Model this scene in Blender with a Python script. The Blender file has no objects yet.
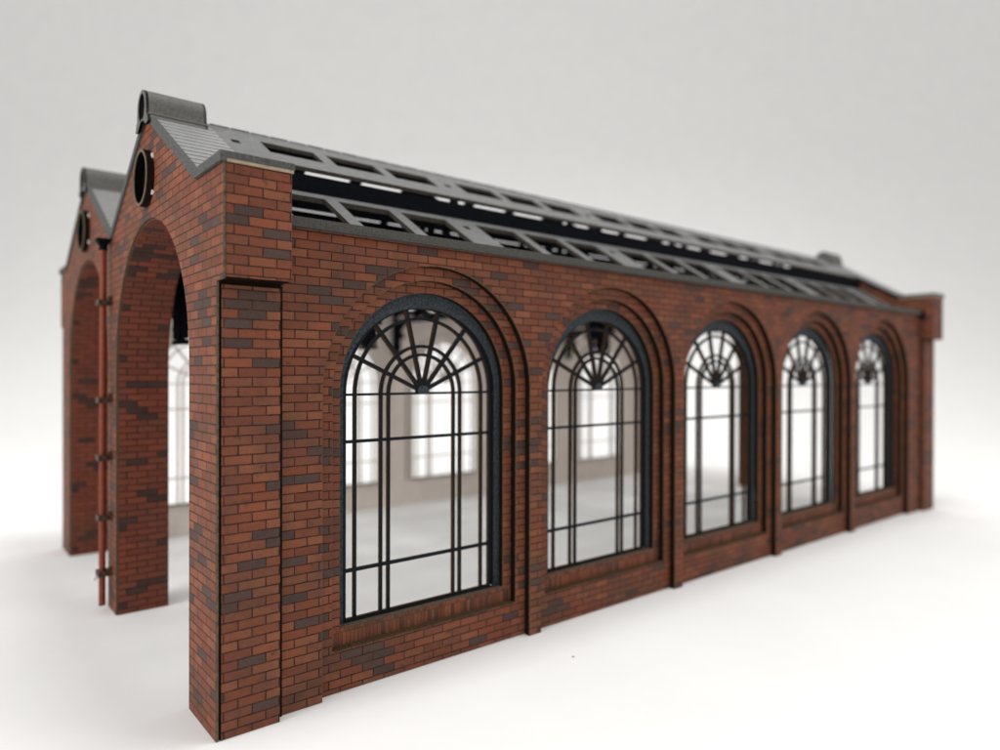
import bpy, math, random
from mathutils import Vector, Matrix
from mathutils.geometry import tessellate_polygon
random.seed(7)
PI = math.pi
scene = bpy.context.scene
scene.unit_settings.scale_length = 0.01        # one unit is one centimetre
col = scene.collection

# ------------------------------------------------------------------ materials
def new_mat(name):
    m = bpy.data.materials.new(name); m.use_nodes = True
    nt = m.node_tree
    for n in list(nt.nodes): nt.nodes.remove(n)
    out = nt.nodes.new('ShaderNodeOutputMaterial'); b = nt.nodes.new('ShaderNodeBsdfPrincipled')
    nt.links.new(b.outputs[0], out.inputs[0])
    return m, nt, b
def N(nt, t, **k):
    n = nt.nodes.new(t)
    for a, v in k.items():
        if a.startswith('i_'): n.inputs[a[2:].replace('_', ' ')].default_value = v
        else: setattr(n, a, v)
    return n
def L(nt, a, b): nt.links.new(a, b)
def ramp(nt, fac, stops, interp='LINEAR'):
    r = nt.nodes.new('ShaderNodeValToRGB'); r.color_ramp.interpolation = interp
    e = r.color_ramp.elements
    while len(e) > 1: e.remove(e[-1])
    e[0].position = stops[0][0]; e[0].color = (*stops[0][1], 1)
    for p, c in stops[1:]:
        x = e.new(p); x.color = (*c, 1)
    L(nt, fac, r.inputs[0]); return r.outputs[0]
def mixc(nt, fac, a, b, mode='MIX'):
    n = nt.nodes.new('ShaderNodeMix'); n.data_type = 'RGBA'; n.blend_type = mode
    for s, v in ((0, fac), (6, a), (7, b)):
        if hasattr(v, 'is_output'): L(nt, v, n.inputs[s])
        elif s == 0: n.inputs[0].default_value = v
        else: n.inputs[s].default_value = (*v, 1)
    return n.outputs[2]
def noise(nt, vec, scale, detail=4, rough=.6):
    n = N(nt, 'ShaderNodeTexNoise'); n.inputs['Scale'].default_value = scale
    n.inputs['Detail'].default_value = detail; n.inputs['Roughness'].default_value = rough
    L(nt, vec, n.inputs['Vector']); return n.outputs['Fac']

BR_W, BR_H = .408, .1405
def brick_mat(name, reds, dark, mortar, bw=BR_W, bh=BR_H, mort=.0125, dark_at=.85, grime=.85):
    m, nt, b = new_mat(name)
    uv = N(nt, 'ShaderNodeUVMap').outputs[0]
    geo = N(nt, 'ShaderNodeTexCoord').outputs['Object']
    # slight wobble of the engraved joints
    wob = N(nt, 'ShaderNodeTexNoise'); wob.inputs['Scale'].default_value = 9; L(nt, uv, wob.inputs['Vector'])
    sub = N(nt, 'ShaderNodeVectorMath', operation='SUBTRACT'); L(nt, wob.outputs['Color'], sub.inputs[0]); sub.inputs[1].default_value = (.5, .5, .5)
    scl = N(nt, 'ShaderNodeVectorMath', operation='SCALE'); L(nt, sub.outputs[0], scl.inputs[0]); scl.inputs['Scale'].default_value = .012
    add = N(nt, 'ShaderNodeVectorMath', operation='ADD'); L(nt, uv, add.inputs[0]); L(nt, scl.outputs[0], add.inputs[1])
    br = N(nt, 'ShaderNodeTexBrick', offset=.5, offset_frequency=2)
    br.inputs['Color1'].default_value = (0, 0, 0, 1); br.inputs['Color2'].default_value = (1, 1, 1, 1); br.inputs['Mortar'].default_value = (0, 0, 0, 1)
    br.inputs['Scale'].default_value = 1; br.inputs['Brick Width'].default_value = bw; br.inputs['Row Height'].default_value = bh
    br.inputs['Mortar Size'].default_value = mort; br.inputs['Mortar Smooth'].default_value = .35
    L(nt, add.outputs[0], br.inputs['Vector'])
    tint = br.outputs['Color']; mask = br.outputs['Fac']
    n = len(reds); st = [(dark_at * i / n, reds[i]) for i in range(n)] + [(dark_at, dark), (dark_at + .05, tuple(c * .8 for c in dark))]
    basecol = ramp(nt, tint, st, 'CONSTANT')
    # mottled print and wood grain inside each brick
    g1 = noise(nt, geo, 38, 5, .7)
    c = mixc(nt, ramp(nt, g1, [(.35, (0, 0, 0)), (.75, (.42, .42, .42))]), basecol, tuple(x * .42 for x in reds[0]))
    g2 = noise(nt, geo, 110, 3, .7)
    c = mixc(nt, ramp(nt, g2, [(.55, (0, 0, 0)), (.8, (.45, .45, .45))]), c, (.42, .23, .16))
    # broad weathering wash with a shape of its own
    g3 = noise(nt, geo, 1.3, 6, .65)
    c = mixc(nt, ramp(nt, g3, [(.42, (0, 0, 0)), (.72, (grime, grime, grime))]), c, (.085, .045, .03))
    g4 = noise(nt, geo, 5.5, 6, .7)
    c = mixc(nt, ramp(nt, g4, [(.58, (0, 0, 0)), (.72, (.68, .68, .68))]), c, (.038, .026, .022))
    mk = N(nt, 'ShaderNodeMath', operation='MULTIPLY'); L(nt, mask, mk.inputs[0])
    L(nt, ramp(nt, noise(nt, geo, 7, 4, .7), [(.3, (.55, .55, .55)), (.6, (1, 1, 1))]), mk.inputs[1])
    c = mixc(nt, mk.outputs[0], c, mortar)
    L(nt, c, b.inputs['Base Color'])
    b.inputs['Roughness'].default_value = .6
    b.inputs['Specular IOR Level'].default_value = .14
    h = N(nt, 'ShaderNodeMath', operation='SUBTRACT'); L(nt, g1, h.inputs[0]); L(nt, mask, h.inputs[1])
    bp = N(nt, 'ShaderNodeBump'); bp.inputs['Strength'].default_value = .5; bp.inputs['Distance'].default_value = .012
    L(nt, h.outputs[0], bp.inputs['Height']); L(nt, bp.outputs[0], b.inputs['Normal'])
    return m
def plain(name, c1, c2, sc=20, rough=.6, spec=.3, bump=.2, c3=None, dist=.01):
    m, nt, b = new_mat(name)
    geo = N(nt, 'ShaderNodeTexCoord').outputs['Object']
    n1 = noise(nt, geo, sc, 5, .65)
    st = [(.32, c1), (.62, c2)] + ([(.74, c3)] if c3 else [])
    L(nt, ramp(nt, n1, st), b.inputs['Base Color'])
    b.inputs['Roughness'].default_value = rough; b.inputs['Specular IOR Level'].default_value = spec
    bp = N(nt, 'ShaderNodeBump'); bp.inputs['Strength'].default_value = bump; bp.inputs['Distance'].default_value = dist
    L(nt, noise(nt, geo, sc * 3, 4, .7), bp.inputs['Height']); L(nt, bp.outputs[0], b.inputs['Normal'])
    return m
REDS = [(.195, .056, .029), (.235, .073, .036), (.160, .049, .028), (.240, .083, .042), (.178, .061, .035), (.200, .058, .029)]
M = {}
M['brick'] = brick_mat('engraved_brick', REDS, (.066, .049, .048), (.018, .010, .008))
M['lining'] = brick_mat('lining_brick', [(.18, .045, .026), (.205, .053, .030), (.16, .040, .024), (.19, .049, .027)], (.040, .030, .030), (.012, .006, .005), grime=.6)
M['soldier'] = brick_mat('soldier_brick', REDS[:4], (.085, .050, .036), (.06, .03, .018), bw=.074, bh=.40, mort=.007, dark_at=.80, grime=.8)
M['char_shade'] = plain('charred_edge_and_shade', (.005, .003, .002), (.014, .007, .004), 30, .8, .08, .4, (.04, .02, .01))  # charred card edges, also painted shade in gaps and under the corbels
M['tan'] = plain('scorched_lip', (.06, .032, .016), (.16, .085, .038), 22, .7, .2, .4, (.36, .22, .11))
M['edge'] = plain('sheet_edge', (.055, .042, .028), (.13, .10, .07), 16, .8, .15, .3)
M['lip'] = plain('worn_sill', (.022, .014, .008), (.10, .062, .03), 60, .8, .1, .6, (.50, .36, .20))
M['raw'] = plain('bare_card', (.70, .62, .56), (.77, .69, .63), 2.5, .8, .2, .15)
M['frame'] = plain('window_paint', (.016, .021, .026), (.085, .102, .120), 24, .75, .2, 1.0, (.16, .19, .215), .05)
M['bar'] = plain('bar_paint', (.004, .005, .007), (.010, .013, .017), 40, .7, .12, .4)
M['barside'] = plain('bar_charred_side', (.020, .010, .004), (.10, .052, .017), 26, .8, .1, .5)
M['roof'] = plain('roof_grey', (.10, .103, .104), (.145, .147, .146), 7, .6, .3, .2, (.19, .19, .185))
M['rib'] = plain('ribbed_grey', (.18, .183, .184), (.24, .242, .24), 12, .5, .45, .15)
M['stone'] = plain('coping_grey', (.045, .046, .045), (.10, .10, .097), 26, .8, .2, .6, (.16, .16, .155))
M['ridge'] = plain('ridge_grey', (.06, .06, .056), (.115, .113, .104), 22, .6, .35, .5)
M['gutter'] = plain('gutter_grey', (.030, .029, .025), (.085, .08, .07), 30, .7, .3, .5)
M['dark'] = plain('truss_black', (.002, .003, .005), (.004, .005, .008), 12, .8, .06, .2)
M['groove'] = plain('groove_dark', (.008, .008, .008), (.016, .015, .014), 12, .8, .2, .2)
M['pipe'] = plain('oxide_red', (.15, .026, .012), (.22, .045, .020), 9, .55, .3, .2)
M['bracket'] = plain('bracket_brown', (.02, .012, .008), (.085, .045, .024), 14, .6, .3, .4)
M['ring'] = plain('vent_ring_brown', (.06, .042, .024), (.16, .12, .075), 18, .6, .3, .4)
M['void'] = plain('hollow_black', (.002, .002, .002), (.004, .004, .004), 4, .9, .02, .0)  # black painted in for the darkness inside hollow vents and ridge rolls
M['glue'] = plain('glue_white', (.7, .69, .66), (.8, .79, .77), 4, .3, .5, .1)
M['paper'] = plain('white_paper', (.84, .84, .838), (.865, .865, .86), .35, .75, .2, .05)
M['crumb'] = plain('crumb_brown', (.15, .12, .09), (.22, .18, .13), 8, .8, .2, .2)

# ------------------------------------------------------------------ mesh helper
class MB:
    def __init__(s, uvoff=(0, 0)): s.v = []; s.f = []; s.off = uvoff; s.mats = []
    def mi(s, m):
        if m not in s.mats: s.mats.append(m)
        return s.mats.index(m)
    def poly(s, pts, m, uvs=None, smooth=False):
        pts = [Vector(p) for p in pts]
        if uvs is None:
            n = Vector((0, 0, 0))
            for i in range(1, len(pts) - 1): n += (pts[i] - pts[0]).cross(pts[i + 1] - pts[0])
            ax = max(range(3), key=lambda k: abs(n[k]))
            a, b = {0: (1, 2), 1: (0, 2), 2: (0, 1)}[ax]
            uvs = [(p[a] + s.off[0] + (.13 if ax == 0 else 0), p[b] + s.off[1]) for p in pts]
        i0 = len(s.v); s.v += [tuple(p) for p in pts]
        s.f.append((tuple(range(i0, i0 + len(pts))), s.mi(m), uvs, smooth))
    def box(s, a, b, m, mp=None, faces=None):
        x0, y0, z0 = a; x1, y1, z1 = b; mp = mp or (lambda x, y, z: (x, y, z))
        c = [(x0,y0,z0),(x1,y0,z0),(x1,y1,z0),(x0,y1,z0),(x0,y0,z1),(x1,y0,z1),(x1,y1,z1),(x0,y1,z1)]
        q = {'zb':(0,3,2,1),'zt':(4,5,6,7),'y0':(0,1,5,4),'x1':(1,2,6,5),'y1':(2,3,7,6),'x0':(3,0,4,7)}
        for k, ix in q.items():
            mm = m if not isinstance(m, dict) else m.get(k, m['*'])
            s.poly([mp(*c[i]) for i in ix], mm)
    def plate(s, outer, holes, mp, t, mf, mb, me, chamfer=0, mc=None, closed_edges=True):
        # outer / holes: 2-D loops; mp(a, b, d) -> 3-D; front face at d = 0, back face at d = t
        def area(l): return sum(l[i][0]*l[(i+1)%len(l)][1]-l[(i+1)%len(l)][0]*l[i][1] for i in range(len(l)))/2
        if area(outer) < 0: outer = outer[::-1]
        holes = [h if area(h) < 0 else h[::-1] for h in holes]
        loops = [outer] + holes
        def inset(l, c):
            r = []; n = len(l)
            for i in range(n):
                p0, p1, p2 = Vector(l[i-1]), Vector(l[i]), Vector(l[(i+1) % n])
                d1 = (p1-p0).normalized(); d2 = (p2-p1).normalized()
                n1 = Vector((-d1.y, d1.x)); n2 = Vector((-d2.y, d2.x)); k = (n1+n2)
                k = k / max(.3, k.dot(n1)) if k.length > 1e-6 else n1
                r.append(tuple(p1 + k*c))
            return r
        fl = [inset(l, chamfer) for l in loops] if chamfer else loops
        for ls, d, m in ((fl, 0, mf), (loops, t, mb)):
            flat = [p for l in ls for p in l]
            tris = tessellate_polygon([[Vector((p[0], p[1], 0)) for p in l] for l in ls])
            for tr in tris: s.poly([mp(flat[i][0], flat[i][1], d) for i in tr], m)
        for l, f in zip(loops, fl):
            n = len(l)
            for i in range(n):
                j = (i+1) % n
                if chamfer: s.poly([mp(*f[i], 0), mp(*f[j], 0), mp(*l[j], chamfer), mp(*l[i], chamfer)], mc or me)
                s.poly([mp(*l[i], chamfer), mp(*l[j], chamfer), mp(*l[j], t), mp(*l[i], t)], me)
    def strip(s, inner, outer, mp, d0, d1, mf, ms, mb=None):
        # open band between two polylines, extruded from d0 to d1
        n = len(inner)
        for i in range(n-1):
            a, b, c, d = inner[i], inner[i+1], outer[i+1], outer[i]
            s.poly([mp(*a,d0), mp(*b,d0), mp(*c,d0), mp(*d,d0)], mf); s.poly([mp(*a,d1), mp(*b,d1), mp(*c,d1), mp(*d,d1)], mb or mf)
            s.poly([mp(*a,d0), mp(*b,d0), mp(*b,d1), mp(*a,d1)], ms); s.poly([mp(*d,d0), mp(*c,d0), mp(*c,d1), mp(*d,d1)], ms)
        for k in (0, n-1): s.poly([mp(*inner[k],d0), mp(*outer[k],d0), mp(*outer[k],d1), mp(*inner[k],d1)], ms)
    def bar(s, p, q, w, mp, d0, d1, mf, ms, mb=None):
        p, q = Vector(p), Vector(q); t = (q-p).normalized(); n = Vector((-t.y, t.x))*w/2
        s.strip([tuple(p-n), tuple(q-n)], [tuple(p+n), tuple(q+n)], mp, d0, d1, mf, ms, mb)
    def tube(s, p, q, r, m, seg=20, caps=True, rin=None, mi=None):
        p, q = Vector(p), Vector(q); ax = (q-p).normalized()
        u = ax.orthogonal().normalized(); w = ax.cross(u)
        ring = lambda c, rr: [c + (u*math.cos(2*PI*i/seg) + w*math.sin(2*PI*i/seg))*rr for i in range(seg)]
        a, b = ring(p, r), ring(q, r)
        for i in range(seg):
            j = (i+1) % seg; s.poly([a[i], a[j], b[j], b[i]], m, smooth=True)
        if rin:
            c, d = ring(p, rin), ring(q, rin)
            for i in range(seg):
                j = (i+1) % seg
                s.poly([c[i], c[j], d[j], d[i]], mi or m, smooth=True)
                s.poly([a[i], a[j], c[j], c[i]], m); s.poly([b[i], b[j], d[j], d[i]], m)
        elif caps: s.poly(a, m); s.poly(b, m)
    def build(s, name, parent=None):
        # weld vertices lying together, keep uvs
        idx = {}; vs = []; rem = []
        for v in s.v:
            k = tuple(round(c, 5) for c in v)
            if k not in idx: idx[k] = len(vs); vs.append(v)
            rem.append(idx[k])
        faces = []; info = []; seen = set()
        for ix, mi, uvs, sm in s.f:
            r = [rem[i] for i in ix]; o = []; u = []
            for a, b in zip(r, uvs):
                if a in o: continue
                o.append(a); u.append(b)
            if len(o) < 3: continue
            key = tuple(sorted(o))
            if key in seen: continue
            seen.add(key); faces.append(o); info.append((mi, u, sm))
        me = bpy.data.meshes.new(name); me.from_pydata(vs, [], faces)
        ul = me.uv_layers.new(name='UVMap')
        for m in s.mats: me.materials.append(M[m])
        anys = False
        for p, (mi, u, sm) in zip(me.polygons, info):
            p.material_index = mi; p.use_smooth = sm; anys |= sm
            for li, uvv in zip(p.loop_indices, u): ul.data[li].uv = uvv
        if anys: me.set_sharp_from_angle(angle=math.radians(40))
        me.validate(); me.update()
        o = bpy.data.objects.new(name, me); col.objects.link(o)
        if parent: o.parent = parent
        return o

# ------------------------------------------------------------------ dimensions (cm)
HW = 6.915                      # the valley between the two gables
YF = 2*HW                       # face of the far side wall
XE = 27.14                      # back end face
XA0, PITCH, SW = 1.697, 4.74, .326
ZA = 7.49                       # top of the side walls
RW_, SPR = (PITCH-SW)/2, 4.92   # outer arch radius and springing height
Y1 = 3.78; Y2 = YF - Y1         # gable centres
Z6, ZC = 6.54, 8.155
SL = .60
ZAP = 8.22 + SL*(Y1-.72)

shed = bpy.data.objects.new('engine_shed', None); col.objects.link(shed)
shed.empty_display_size = 2
shed['label'] = 'red brick model engine shed with two arched gables and grey roof on white paper'
shed['category'] = 'model building'

def arch(cx, r, zs, zb, seg=48, ry=None):
    ry = ry or r
    return [(cx-r, zb)] + [(cx - r*math.cos(PI*i/seg), zs + ry*math.sin(PI*i/seg)) for i in range(seg+1)] + [(cx+r, zb)]

# ------------------------------------------------------------------ side walls and windows
def side_wall(mp, x0, x1, off):
    mb = MB(off)
    # outer sheet: its arches run down to the ground
    out = [(x0, 0)]
    cxs = []
    for k in range(5):
        cx = XA0 + PITCH*k + RW_; cxs.append(cx)
        out += arch(cx, RW_, SPR, 0)
    out += [(x1, 0), (x1, ZA), (x0, ZA)]
    mb.plate(out, [], mp, .15, 'brick', 'raw', 'char_shade', .014, 'tan')
    # second sheet
    mb.off = (off[0]+.17, off[1]+.05)
    o2 = [(x0-.6, .004), (x1+.6, .004), (x1+.6, ZA-.01), (x0-.6, ZA-.01)]
    mb.plate(o2, [arch(c, 1.965, SPR, .70)[::1] for c in cxs], lambda a, b, d: mp(a, b, d+.152), .15, 'brick', 'raw', 'char_shade', .012, 'tan')
    # third sheet, its sill course engraved as upright bricks
    mb.off = (off[0]+.05, off[1]+.09)
    mb.plate([(a, b+.003) for a, b in o2], [arch(c, 1.76, SPR, 1.0) for c in cxs], lambda a, b, d: mp(a, b, d+.304), .12, 'brick', 'raw', 'char_shade', .012, 'tan')
    for c in cxs:
        mb.off = (off[0], .28)
        mb.box((c-1.955, .298, .705), (c+1.955, .3035, .985), 'soldier', lambda x, y, z: mp(x, z, y))
    w = mb.build('side_wall', shed)
    for c in cxs:
        lp = MB(); x = c-1.93
        while x < c+1.90:
            dx = random.uniform(.05, .16); h = random.uniform(.004, .022); pr = random.uniform(.0, .012)
            lp.box((x, .148-pr, .688), (min(x+dx, c+1.93), .30, .702+h*.4), 'lip', lambda x, y, z: mp(x, z, y)); x += dx
        lp.box((c-1.745, .306, .992), (c+1.745, .418, 1.004), 'edge', lambda x, y, z: mp(x, z, y))
        lp.build('window_sill', w)
    return w, cxs

def window_mesh(mp, c, w=None):
    f = MB()
    zb, zh = 1.0, 4.86
    # heavy outer ring
    seg = 48
    out = arch(c, 1.80, SPR, zb-.04); inn = arch(c, 1.635, SPR, zb-.04, ry=1.50)
    f.strip(inn, out, mp, .450, .505, 'frame', 'bar', 'raw')
    f.strip([(c-1.64, zb+.012), (c+1.64, zb+.012)], [(c-1.64, zb-.04), (c+1.64, zb-.04)], mp, .453, .505, 'bar', 'bar', 'raw')
    fo = f.build('window_frame', shed)
    b = MB()
    d0, d1 = .508, .572
    w = .054
    def ring(r, ww, dd, top=None):
        rx = r; ry = top or r
        pts_i = [(c-rx+ww/2, zb+.02)] + [(c-(rx-ww/2)*math.cos(PI*i/40), zh+(ry-ww/2)*math.sin(PI*i/40)) for i in range(41)] + [(c+rx-ww/2, zb+.02)]
        pts_o = [(c-rx-ww/2, zb+.02)] + [(c-(rx+ww/2)*math.cos(PI*i/40), zh+(ry+ww/2)*math.sin(PI*i/40)) for i in range(41)] + [(c+rx+ww/2, zb+.02)]
        b.strip(pts_i, pts_o, mp, d0+dd, d1, 'bar', 'barside', 'raw')
    ring(1.60, .10, .000, 1.60); ring(1.375, w, .001, 1.37); ring(.865, w, .002); ring(.71, w, .0015)
    for z, k in ((zh, .8), (4.055, 1), (1.85, 1)):
        b.bar((c-1.6, z), (c+1.6, z), .052*k, mp, d0-.006, d1+.004, 'bar', 'bar', 'raw')
    for i in range(1, 7):
        a = PI*i/7
        b.bar((c+.10*math.cos(a), zh+.04+.08*math.sin(a)), (c+1.60*math.cos(a), zh+1.58*math.sin(a)), .062, mp, d0-.010-.0008*i, d1+.006, 'bar', 'barside', 'raw')
    hz = zh
    hub = [(c-.13, zh-.02), (c+.13, zh-.02), (c+.12, zh+.08), (c+.07, zh+.14), (c-.07, zh+.14), (c-.12, zh+.08)]
    b.plate(hub, [], lambda p, q, d: mp(p, q, d0-.03+d), .10, 'frame', 'bar', 'bar')
    b.bar((c-1.6, zb+.012), (c+1.6, zb+.012), .045, mp, d0-.003, d1+.002, 'bar', 'barside')
    b.build('glazing_bars', fo)

near = lambda a, b, d: (a, d, b)
far = lambda a, b, d: (a, YF-d, b)
_, CX = side_wall(near, 1.0, 26.19, (0, 0))
side_wall(far, 1.0, 26.19, (.2, .03))
for mp in (near, far):
    for c in CX: window_mesh(mp, c)

# ------------------------------------------------------------------ gable ends
def end(mx, off, front=True):
    AC, AR, AZ = (3.82, 2.68, 5.38) if front else (3.66, 2.52, 5.5)
    half = [(-.16, 0), (AC-AR, 0)]
    a1 = arch(AC, AR, AZ, 0, 40)[1:-1]
    a2 = [(YF-y, z) for y, z in a1][::-1]
    prof = [(-.16, 0), (AC-AR, 0)] + a1 + [(AC+AR, 0), (YF-AC-AR, 0)] + a2 + [(YF-AC+AR, 0), (YF+.16, 0),
            (YF+.16, Z6), (YF+.45, Z6), (YF+.45, ZC), (YF-.72, ZC), (Y2, ZAP-.12), (HW, 8.24-.06), (Y1, ZAP-.12), (.72, ZC), (-.45, ZC), (-.45, Z6), (-.16, Z6)]
    zr, rr = 8.80, .50
    holes = [[(yc + rr*math.cos(2*PI*i/32), zr + rr*math.sin(2*PI*i/32)) for i in range(32)] for yc in (Y1, Y2)]
    mb = MB(off)
    mb.plate(prof, holes, lambda a, b, d: (mx(d), a, b), .034, 'brick', 'raw', 'edge')
    holes2 = []
    prof2 = [(min(max(y, 0), YF) if z <= Z6 and (y < .5 or y > YF-.5) else min(max(y, -.42), YF+.42), z-.01 if z > 8 else z) for y, z in prof]
    prof2 = [p for i, p in enumerate(prof2) if p != prof2[i-1]]
    mb.plate(prof2, holes2, lambda a, b, d: (mx(.97-d), a, b), .06, 'brick' if front else 'brick', 'raw', 'char_shade')
    # corner pilasters and the wider blocks corbelled out above them
    for s in (0, 1):
        Y = (lambda y: y) if not s else (lambda y: YF-y)
        q = lambda x, y, z: (mx(x), Y(y), z)
        mb.off = (off[0]+.1, off[1]+.03)
        mb.box((.072, -.16, .0), (.93 if front else .955, -.02, Z6-.05), {'*': 'brick', 'x1': 'char_shade' if front else 'brick', 'x0': 'char_shade', 'zt': 'char_shade'}, q)
        mb.box((.041, -.13, .0), (.92, -.03, Z6+.02), 'char_shade', q)  # near-black core put in as shade in the gaps around the pilaster
        mb.off = (off[0]+.26, off[1]+.0)
        mb.box((.042, -.45, Z6+.03), (.985, -.30, ZC), {'*': 'brick', 'zb': 'char_shade'}, q)  # underside coloured near-black as the shade below the overhang
        mb.box((.042, -.299, Z6+.025), (.985, .70, ZC), {'*': 'brick', 'zb': 'char_shade', 'y0': 'char_shade'}, q)
        if front: mb.box((.90, -.02, .0), (1.02, .148, Z6), 'char_shade', q)  # near-black filler, paints the shade in the gap beside the pilaster
    # thin tan strip up the middle of the pier
    mb.box((-.004, HW-.012, 0), (.01, HW+.012, 8.1), 'tan', lambda x, y, z: (mx(x), y, z))
    w = mb.build('end_wall', shed)
    # brick linings of the two locomotive arches
    for yc in (AC, YF-AC):
        lb = MB(off)
        pts = arch(yc, AR, AZ, 0, 48); pin = [(yc+(y-yc)*(1-.03/AR), AZ+(z-AZ)*(1-.03/AR) if z > AZ else z) for y, z in pts]
        v = 0
        for i in range(len(pts)-1):
            p, q_ = pin[i], pin[i+1]; dl = math.dist(p, q_)
            vv0, vv1 = (v, v+dl)
            for d, m_ in ((0, 'lining'),):
                a = (mx(.045), p[0], p[1]); b_ = (mx(.045), q_[0], q_[1]); c_ = (mx(1.045), q_[0], q_[1]); d_ = (mx(1.045), p[0], p[1])
                lb.poly([a, b_, c_, d_], m_, [(.045, vv0), (.045, vv1), (1.045, vv1), (1.045, vv0)])
            o1, o2 = pts[i], pts[i+1]; o1 = (yc+(o1[0]-yc)*1.01, o1[1]); o2 = (yc+(o2[0]-yc)*1.01, o2[1])
            for X in (.045, 1.045):
                lb.poly([(mx(X), p[0], p[1]), (mx(X), q_[0], q_[1]), (mx(X), o2[0], o2[1]), (mx(X), o1[0], o1[1])], 'tan')
            v += dl
        lb.build('arch_lining', shed)
    # round vents
    for yc in (Y1, Y2):
        vb = MB()
        vb.tube((mx(-.12), yc, zr), (mx(.09), yc, zr), .52, 'char_shade', 40, rin=.455, mi='void')
        vb.tube((mx(-.135), yc, zr), (mx(-.12), yc, zr), .515, 'ring', 40, rin=.465)
        v = vb.build('round_vent', shed)
        db = MB(); db.tube((mx(.02), yc, zr), (mx(.06), yc, zr), .46, 'void', 40); db.build('vent_dark_disc', v)  # black disc stands in for the dark hollow behind the vent
        if front:
            for ang, rs in ((-38, .045), (-142+180-0, .05)):
                gb = MB()
                a = math.radians(ang)
                p = Vector((mx(-.03), yc - .53*math.cos(a), zr + .53*math.sin(a)))
                gb.tube(p, p+Vector((.03, 0, 0)), rs, 'glue', 12)
                gb.build('glue_blob', v)
    # sloping copings and ribbed roof panels over the gable box
    for (ya, za, yb, zb_) in ((.72, 8.27, Y1, ZAP), (HW, 8.25, Y1, ZAP), (HW, 8.25, Y2, ZAP), (YF-.72, 8.27, Y2, ZAP)):
        cb = MB(); d = Vector((0, yb-ya, zb_-za)); ln = d.length; d.normalize(); n = Vector((0, -d.z, d.y)); n = n if n.z > 0 else -n
        def P3(x, s_, h): 
            v = Vector((0, ya, za)) + d*s_ + n*h; return (mx(x), v.y, v.z)
        cb.box((-.045, -.02, -.115), (.035, ln, .015), 'stone', lambda x, s_, h: P3(x, s_, h))
        
        cb.build('coping', shed)
        rb = MB(); nr = 15; pit = ln/nr
        prev = None
        for i in range(nr):
            s0 = i*pit
            prof_ = [(s0, -.05), (s0+pit*.02, -.018), (s0+pit*.10, .0), (s0+pit*.5, .004), (s0+pit*.74, .0), (s0+pit*.78, -.04), (s0+pit, -.05)]
            for j in range(len(prof_)-1):
                (sa, ha), (sb, hb) = prof_[j], prof_[j+1]
                m_ = 'groove' if j in (0, 4, 5) else 'rib'
                rb.poly([P3(.04, sa, ha), P3(.04, sb, hb), P3(1.05, sb, hb), P3(1.05, sa, ha)], m_)
        rb.box((.04, 0, -.14), (1.05, ln, -.08), {'*': 'stone', 'x1': 'char_shade'}, lambda x, s_, h: P3(x, s_, h))
        rb.build('ribbed_roof_panel', shed)
    # flat cap stones on the corner blocks
    for s in (0, 1):
        Y = (lambda y: y) if not s else (lambda y: YF-y)
        cb = MB()
        cb.box((-.05, -.485, 8.203), (1.02, .74, 8.298), 'stone', lambda x, y, z: (mx(x), Y(y), z))
        cb.box((-.05, -.485, 8.157), (.042, .74, 8.2025), 'stone', lambda x, y, z: (mx(x), Y(y), z))
        cb.box((.045, -.475, 8.156), (1.005, .74, 8.201), 'capcard', lambda x, y, z: (mx(x), Y(y), z))
        cb.build('cap_stone', shed)
    # hollow ridge rolls
    for yc in (Y1, Y2):
        rb = MB(); zc = ZAP + .02; R = .33
        # omega-shaped section: round top, straight flanks, small lips
        sec = [(-.47, -.34), (-.40, -.20), (-.36, -.19)] + [(-R*math.cos(PI*i/24), .0 + R*math.sin(PI*i/24)) for i in range(25)] + [(.36, -.19), (.40, -.20), (.47, -.34)]
        n = len(sec)
        x0, x1 = -.10, .95
        for i in range(n-1):
            a, b = sec[i], sec[i+1]
            rb.poly([(mx(x0), yc+a[0], zc+a[1]), (mx(x0), yc+b[0], zc+b[1]), (mx(x1), yc+b[0], zc+b[1]), (mx(x1), yc+a[0], zc+a[1])], 'ridge', smooth=True)
        # end plates: the front one with its dark opening
        full = sec + [(.30, -.36), (0, -.18), (-.30, -.36)]
        hole = [(.225*math.cos(2*PI*i/24), .01+.255*math.sin(2*PI*i/24)) for i in range(24)]
        rb.plate(full, [hole], lambda p, q, d: (mx(x0-.001+d), yc+p, zc+q), .05, 'ridge', 'ridge', 'void')
        rb.plate(full, [], lambda p, q, d: (mx(x1-.05+d), yc+p, zc+q), .05, 'ridge', 'ridge', 'ridge')
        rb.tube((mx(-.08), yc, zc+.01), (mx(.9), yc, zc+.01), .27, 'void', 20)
        for sg in (-1, 1):
            rb.tube((mx(x0+.02), yc+sg*.385, zc-.19), (mx(x1), yc+sg*.385, zc-.19), .028, 'ridge', 10)
        rb.build('ridge_cap', shed)
M['capcard'] = plain('cap_card', (.30, .22, .15), (.42, .33, .24), 20, .7, .2, .3)
end(lambda x: x, (0, 0), True)
end(lambda x: XE-x, (.21, .04), False)

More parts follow.
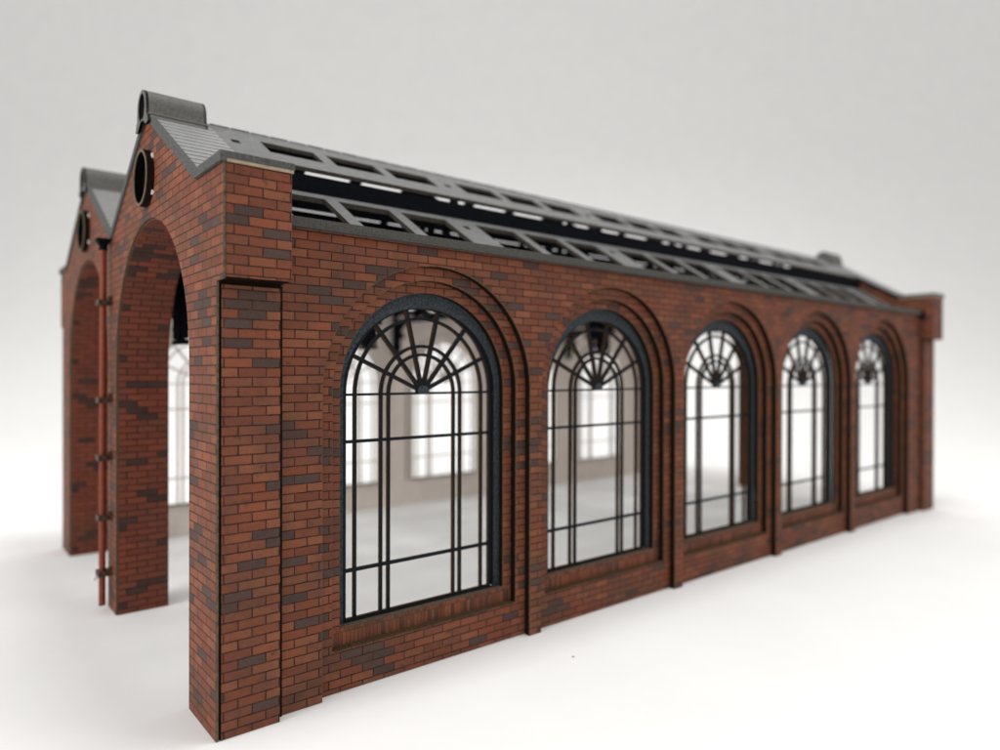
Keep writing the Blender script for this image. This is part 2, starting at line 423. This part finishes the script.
# ------------------------------------------------------------------ roof
R0, R1 = 1.01, XE-1.01
RP, RM = 4.70, .62
ZLO, ZUP = 7.27, 7.725
def roof_plate(ya, yb, z_of, hy0, hy1, phase, t, name, sqa, sqb):
    mb = MB(); holes = []
    ow, nr = 1.12, .27; wide = RP - 3*ow - 2*nr
    for k in range(-1, 6):
        c0 = phase + k*RP                      # centre of a wide rafter
        for j in range(3):
            x0 = c0 + wide/2 + j*(ow+nr); xe = x0+ow
            x0 = max(x0, R0+.62); xe = min(xe, R1-.62)
            if xe - x0 > .15: holes.append([(x0, hy0), (xe, hy0), (xe, hy1), (x0, hy1)])
        for xc in ((c0,) if k >= 0 else (R0+.33,)):
            if R0+.2 < xc < R1-.2: holes.append([(xc-.08, sqa), (xc+.08, sqa), (xc+.08, sqb), (xc-.08, sqb)])
    mb.plate([(R0, ya), (R1, ya), (R1, yb), (R0, yb)], holes, lambda a, b, d: (a, b, z_of(b)-d*1.17), t, 'roof', 'dark', 'rafter')
    return mb.build(name, shed)
M['rafter'] = plain('rafter_brown', (.022, .019, .016), (.05, .042, .033), 12, .8, .1, .3)
def span(m, first):
    # m maps y of the first span onto this span
    zl = lambda y: ZLO + RM*(Y1-abs(m(y)-Y1)) if first else ZLO + RM*(Y1-abs(YF-m(y)-Y1))
    for s, far_d in ((1, Y1-.58), (-1, HW-Y1-.01)):
        # distances are measured from the ridge line
        ym = lambda d: m(Y1 - s*d)
        fl = lambda y: ZLO + RM*(Y1-abs((y if first else YF-y)-Y1))
        fu = lambda y: ZUP + RM*(Y1-abs((y if first else YF-y)-Y1))
        roof_plate(ym(far_d), ym(1.56), fl, ym(far_d-.12), ym(1.76), 5.86, .085, 'lower_roof_frame', ym(1.92), ym(2.08))
        roof_plate(ym(1.50), ym(0), fu, ym(1.0), ym(.45), 6.22, .07, 'upper_roof_frame', ym(.86), ym(.70))
        vb = MB(); z0 = fl(ym(1.58))-.10; z1 = 8.985 if s > 0 else 9.03
        vb.plate([(R0, z0), (R1, z0), (R1, z1), (R0, z1)], [], lambda a, b, d: (a, m(Y1 - s*(1.555-d)), b), .05, 'dark', 'dark', 'dark')
        for k in range(-1, 6):                 # short uprights that carry the raised sheet
            for dx in (0,):
                x = 5.86+k*RP+dx
                if R0 < x-.1 and x+.1 < R1: vb.box((x-.10, Y1-s*1.55, z1-.002), (x+.10, Y1-s*1.50, fu(ym(1.5))-.08), 'dark', lambda x_, y_, z_: (x_, m(y_), z_))
        vb.build('vent_board', shed)
    # ridge teeth
    rt = MB(); x = R0+.1; i = 0
    while x < R1-.4:
        zt = ZUP + RM*Y1
        rt.box((x, m(Y1)-.035, zt-.09), (x+.36, m(Y1)+.035, zt+.004 + .004*(i % 2)), 'roof'); x += .40; i += 1
    rt.build('ridge_strip', shed)
    # trusses
    for k in range(-1, 5):
        xc = XA0 + PITCH*(k+1) - SW/2 - (.12 if k < 0 else 0)
        if k == 4: xc = 25.6
        tb = MB(); q = lambda a, b, d: (xc-.07+d, m(a), b)
        b0, b1 = .44, HW-.01
        zt = lambda y: ZLO + RM*(Y1-abs(y-Y1)) - .19
        tb.bar((b0, 7.2), (b1, 7.2), .14, q, 0, .14, 'dark', 'dark')
        tb.bar((b0, zt(b0)), (Y1, zt(Y1)), .17, q, .002, .138, 'dark', 'dark'); tb.bar((b1, zt(b1)), (Y1, zt(Y1)), .17, q, .002, .138, 'dark', 'dark')
        tb.bar((Y1, 7.2), (Y1, zt(Y1)+.3), .13, q, .004, .136, 'dark', 'dark')
        for yy in (2.0, 5.5):
            tb.bar((yy, 7.2), (yy, zt(yy)), .11, q, .006, .134, 'dark', 'dark')
            tb.bar((yy, 7.25), (Y1, zt(Y1)-.2), .10, q, .008, .132, 'dark', 'dark')
        # curved bracket against the wall, hanging foot with a small ring
        for y0, sg in ((b0, 1), (b1, -1)):
            if sg == 1 and first: continue
            ai = []; ao = []
            for i in range(13):
                a = PI/2*i/12
                ai.append((y0+sg*(1.25-1.15*math.cos(a)), 6.05+1.1*math.sin(a))); ao.append((y0+sg*(1.25-1.25*math.cos(a)), 6.05+1.22*math.sin(a)))
            tb.strip(ai, ao, q, .01, .13, 'dark', 'dark')
            tb.bar((y0+sg*.06, 5.95), (y0+sg*.06, 7.25), .12, q, .003, .137, 'dark', 'dark')
            tb.bar((y0+sg*.1, 7.1), (y0+sg*.7, 6.55), .1, q, .012, .128, 'dark', 'dark')
            tb.bar((y0+sg*.36, 6.0), (y0+sg*.36, 7.25), .09, q, .005, .135, 'dark', 'dark')
            for zz in (5.93, 6.25, 6.62, 6.98): tb.bar((y0+sg*.0, zz), (y0+sg*.42, zz), .10, q, -.004, .144, 'dark', 'dark')
        tb.build('roof_truss', shed)
span(lambda y: y, True)
span(lambda y: YF-y, False)
# valley girder between the spans
gb = MB(); holes = []
x = 1.6
while x < 25: holes.append([(x, 7.22), (x+.7, 7.22), (x+.7, 7.45), (x, 7.45)]); x += 1.0
gb.plate([(R0, 7.1), (R1, 7.1), (R1, 7.58), (R0, 7.58)], holes, lambda a, b, d: (a, HW-.06+d, b), .12, 'dark', 'dark', 'dark')
gb.build('valley_girder', shed)
# gutters along both side walls
for Y in (lambda y: y, lambda y: YF-y):
    g = MB()
    g.box((1.0, -.13, 7.495), (XE-1.0, .55, 7.625), 'gutter', lambda x, y, z: (x, Y(y), z))
    g.box((1.0, -.145, 7.478), (XE-1.0, .0, 7.493), 'stone', lambda x, y, z: (x, Y(y), z))
    g.box((XE-1.22, -.19, 7.34), (XE-1.0, -.03, 7.64), 'char_shade', lambda x, y, z: (x, Y(y), z))
    g.build('gutter', shed)

# ------------------------------------------------------------------ drainpipe on the middle pier
px, py = -.17, 7.03
pb = MB(); pb.tube((px, py, .12), (px+.02, py, 7.95), .068, 'pipe', 24)
pipe = pb.build('drainpipe', shed)
hb = MB()
for (r0, z0, r1, z1) in ((.08, 8.0, .13, 8.10), (.13, 8.10, .14, 8.15)):
    seg = 4
    A = [(px+.02+r0*a, py+r0*b, z0) for a, b in ((-1,-1),(1,-1),(1,1),(-1,1))]; B = [(px+.02+r1*a, py+r1*b, z1) for a, b in ((-1,-1),(1,-1),(1,1),(-1,1))]
    for i in range(4): hb.poly([A[i], A[(i+1)%4], B[(i+1)%4], B[i]], 'dark')
    hb.poly(A, 'dark'); hb.poly(B, 'dark')
hb.tube((px+.02, py, 7.9), (px+.02, py, 8.0), .085, 'dark', 16)
hb.build('hopper', pipe)
for z in (6.75, 4.62, 3.36, 2.05, .83):
    kb = MB()
    kb.box((px-.10, py-.17, z-.06), (px-.075, py+.17, z+.06), 'bracket')
    kb.box((px+.10, py-.15, z-.05), (px+.165, py+.15, z+.05), 'bracket')
    for sg in (-1, 1): kb.box((px-.099, py+sg*.13-.03, z-.055), (px+.11, py+sg*.13+.03, z+.055), 'bracket')
    kb.tube((px+.06, py-.14, z+.0), (px+.06, py-.20, z), .05, 'bracket', 10)
    kb.box((px+.08, py-.20, z-.03), (px+.16, py-.13, z+.14), 'bracket')
    if z < 1: kb.tube((px-.12, py+.02, z-.11), (px-.12, py+.12, z-.13), .05, 'glue', 10)
    kb.build('pipe_bracket', pipe)

# ------------------------------------------------------------------ paper sweep
pm = MB()
prof = [(-40, 0), (20, 0), (42, 0)]
for i in range(1, 21):
    a = PI/2*i/20; prof.append((42+75*math.sin(a), 75-75*math.cos(a)))
prof.append((117, 170))
D = Vector((math.cos(math.radians(50.4)), math.sin(math.radians(50.4)), 0)); S = Vector((D.y, -D.x, 0))
for i in range(len(prof)-1):
    (a, za), (b, zb_) = prof[i], prof[i+1]
    q = []
    for (t, z, w) in ((a, za, -140), (b, zb_, -140), (b, zb_, 140), (a, za, 140)):
        p = D*t + S*w; q.append((p.x, p.y, z-.004))
    pm.poly(q, 'paper', smooth=True)
pp = pm.build('paper_backdrop'); pp['kind'] = 'structure'

# tiny specks of card lying on the paper
def crumb(x, y, r, label):
    c = MB(); pts = []
    for i in range(7):
        a = 2*PI*i/7; rr = r*random.uniform(.6, 1.2); pts.append((x+rr*math.cos(a), y+rr*math.sin(a)))
    c.plate(pts, [], lambda a, b, d: (a, b, r*.7-d), r*.7, 'crumb', 'crumb', 'crumb')
    o = c.build('card_crumb'); o['label'] = label; o['category'] = 'crumb'

# ------------------------------------------------------------------ camera
f_px, yaw, pitch, roll = 696.6, math.radians(50.41), math.radians(.22), math.radians(.15)
F = Vector((math.cos(yaw)*math.cos(pitch), math.sin(yaw)*math.cos(pitch), -math.sin(pitch)))
R = Vector((math.sin(yaw), -math.cos(yaw), 0)); U = R.cross(F)
c_, s_ = math.cos(roll), math.sin(roll)
R, U = R*c_ + U*s_, U*c_ - R*s_
CAM = Vector((-3.18, -10.29, 5.25))
cd = bpy.data.cameras.new('camera'); cam = bpy.data.objects.new('camera', cd); col.objects.link(cam)
mat = Matrix((R, U, -F)).transposed().to_4x4(); mat.translation = CAM; cam.matrix_world = mat
cd.sensor_width = 36; cd.lens = f_px/1000*36; cd.clip_start = .1; cd.clip_end = 1000
cd.dof.use_dof = True; cd.dof.focus_distance = 11.2; cd.dof.aperture_fstop = cd.lens*1e-3/.18
scene.camera = cam
def ground(u, v):
    r = F*f_px + R*(u-500) + U*(375-v); t = -CAM.z/r.z; return CAM + r*t
g = ground(302, 646); crumb(g.x, g.y, .035, 'tiny brown speck of card lying on the white paper left of the near brick corner')
g = ground(573, 657); crumb(g.x, g.y, .022, 'tiny brown speck on the white paper in front of the long side wall')

# ------------------------------------------------------------------ light
def area(name, loc, target, size, energy, colr, sy=None):
    l = bpy.data.lights.new(name, 'AREA'); l.size = size; l.energy = energy; l.color = colr
    if sy: l.shape = 'RECTANGLE'; l.size_y = sy
    o = bpy.data.objects.new(name, l); col.objects.link(o); o.location = loc
    o.rotation_euler = (Vector(target)-Vector(loc)).to_track_quat('-Z', 'Y').to_euler(); return o
area('softbox', (12, -1, 60), (12, 6, 0), 16, 13500, (1, .99, .975), 16)
area('right_fill', (42, -34, 36), (11, 6, 1), 26, 5500, (1, .99, .975), 26)  # added fill lamp, brightens the shed interior through its openings
area('side_light', (-48, -2, 26), (6, 7, 2), 24, 18500, (1, .99, .98), 26)
bl = area('backdrop_fill', tuple(D*52 + Vector((0, 0, 44))), tuple(D*56), 110, 12500, (1, .985, .965), 30)  # added light out of view, brightens the far paper and lower backdrop
bl.rotation_euler = (0, 0, math.radians(50.4-90))
w = bpy.data.worlds.new('World'); scene.world = w; w.use_nodes = True
bg = w.node_tree.nodes['Background']; bg.inputs[0].default_value = (1, .98, .958, 1); bg.inputs[1].default_value = .67
scene.view_settings.view_transform = 'Standard'; scene.view_settings.look = 'None'
scene.view_settings.exposure = 0; scene.view_settings.gamma = 1
scene.render.engine = 'CYCLES'
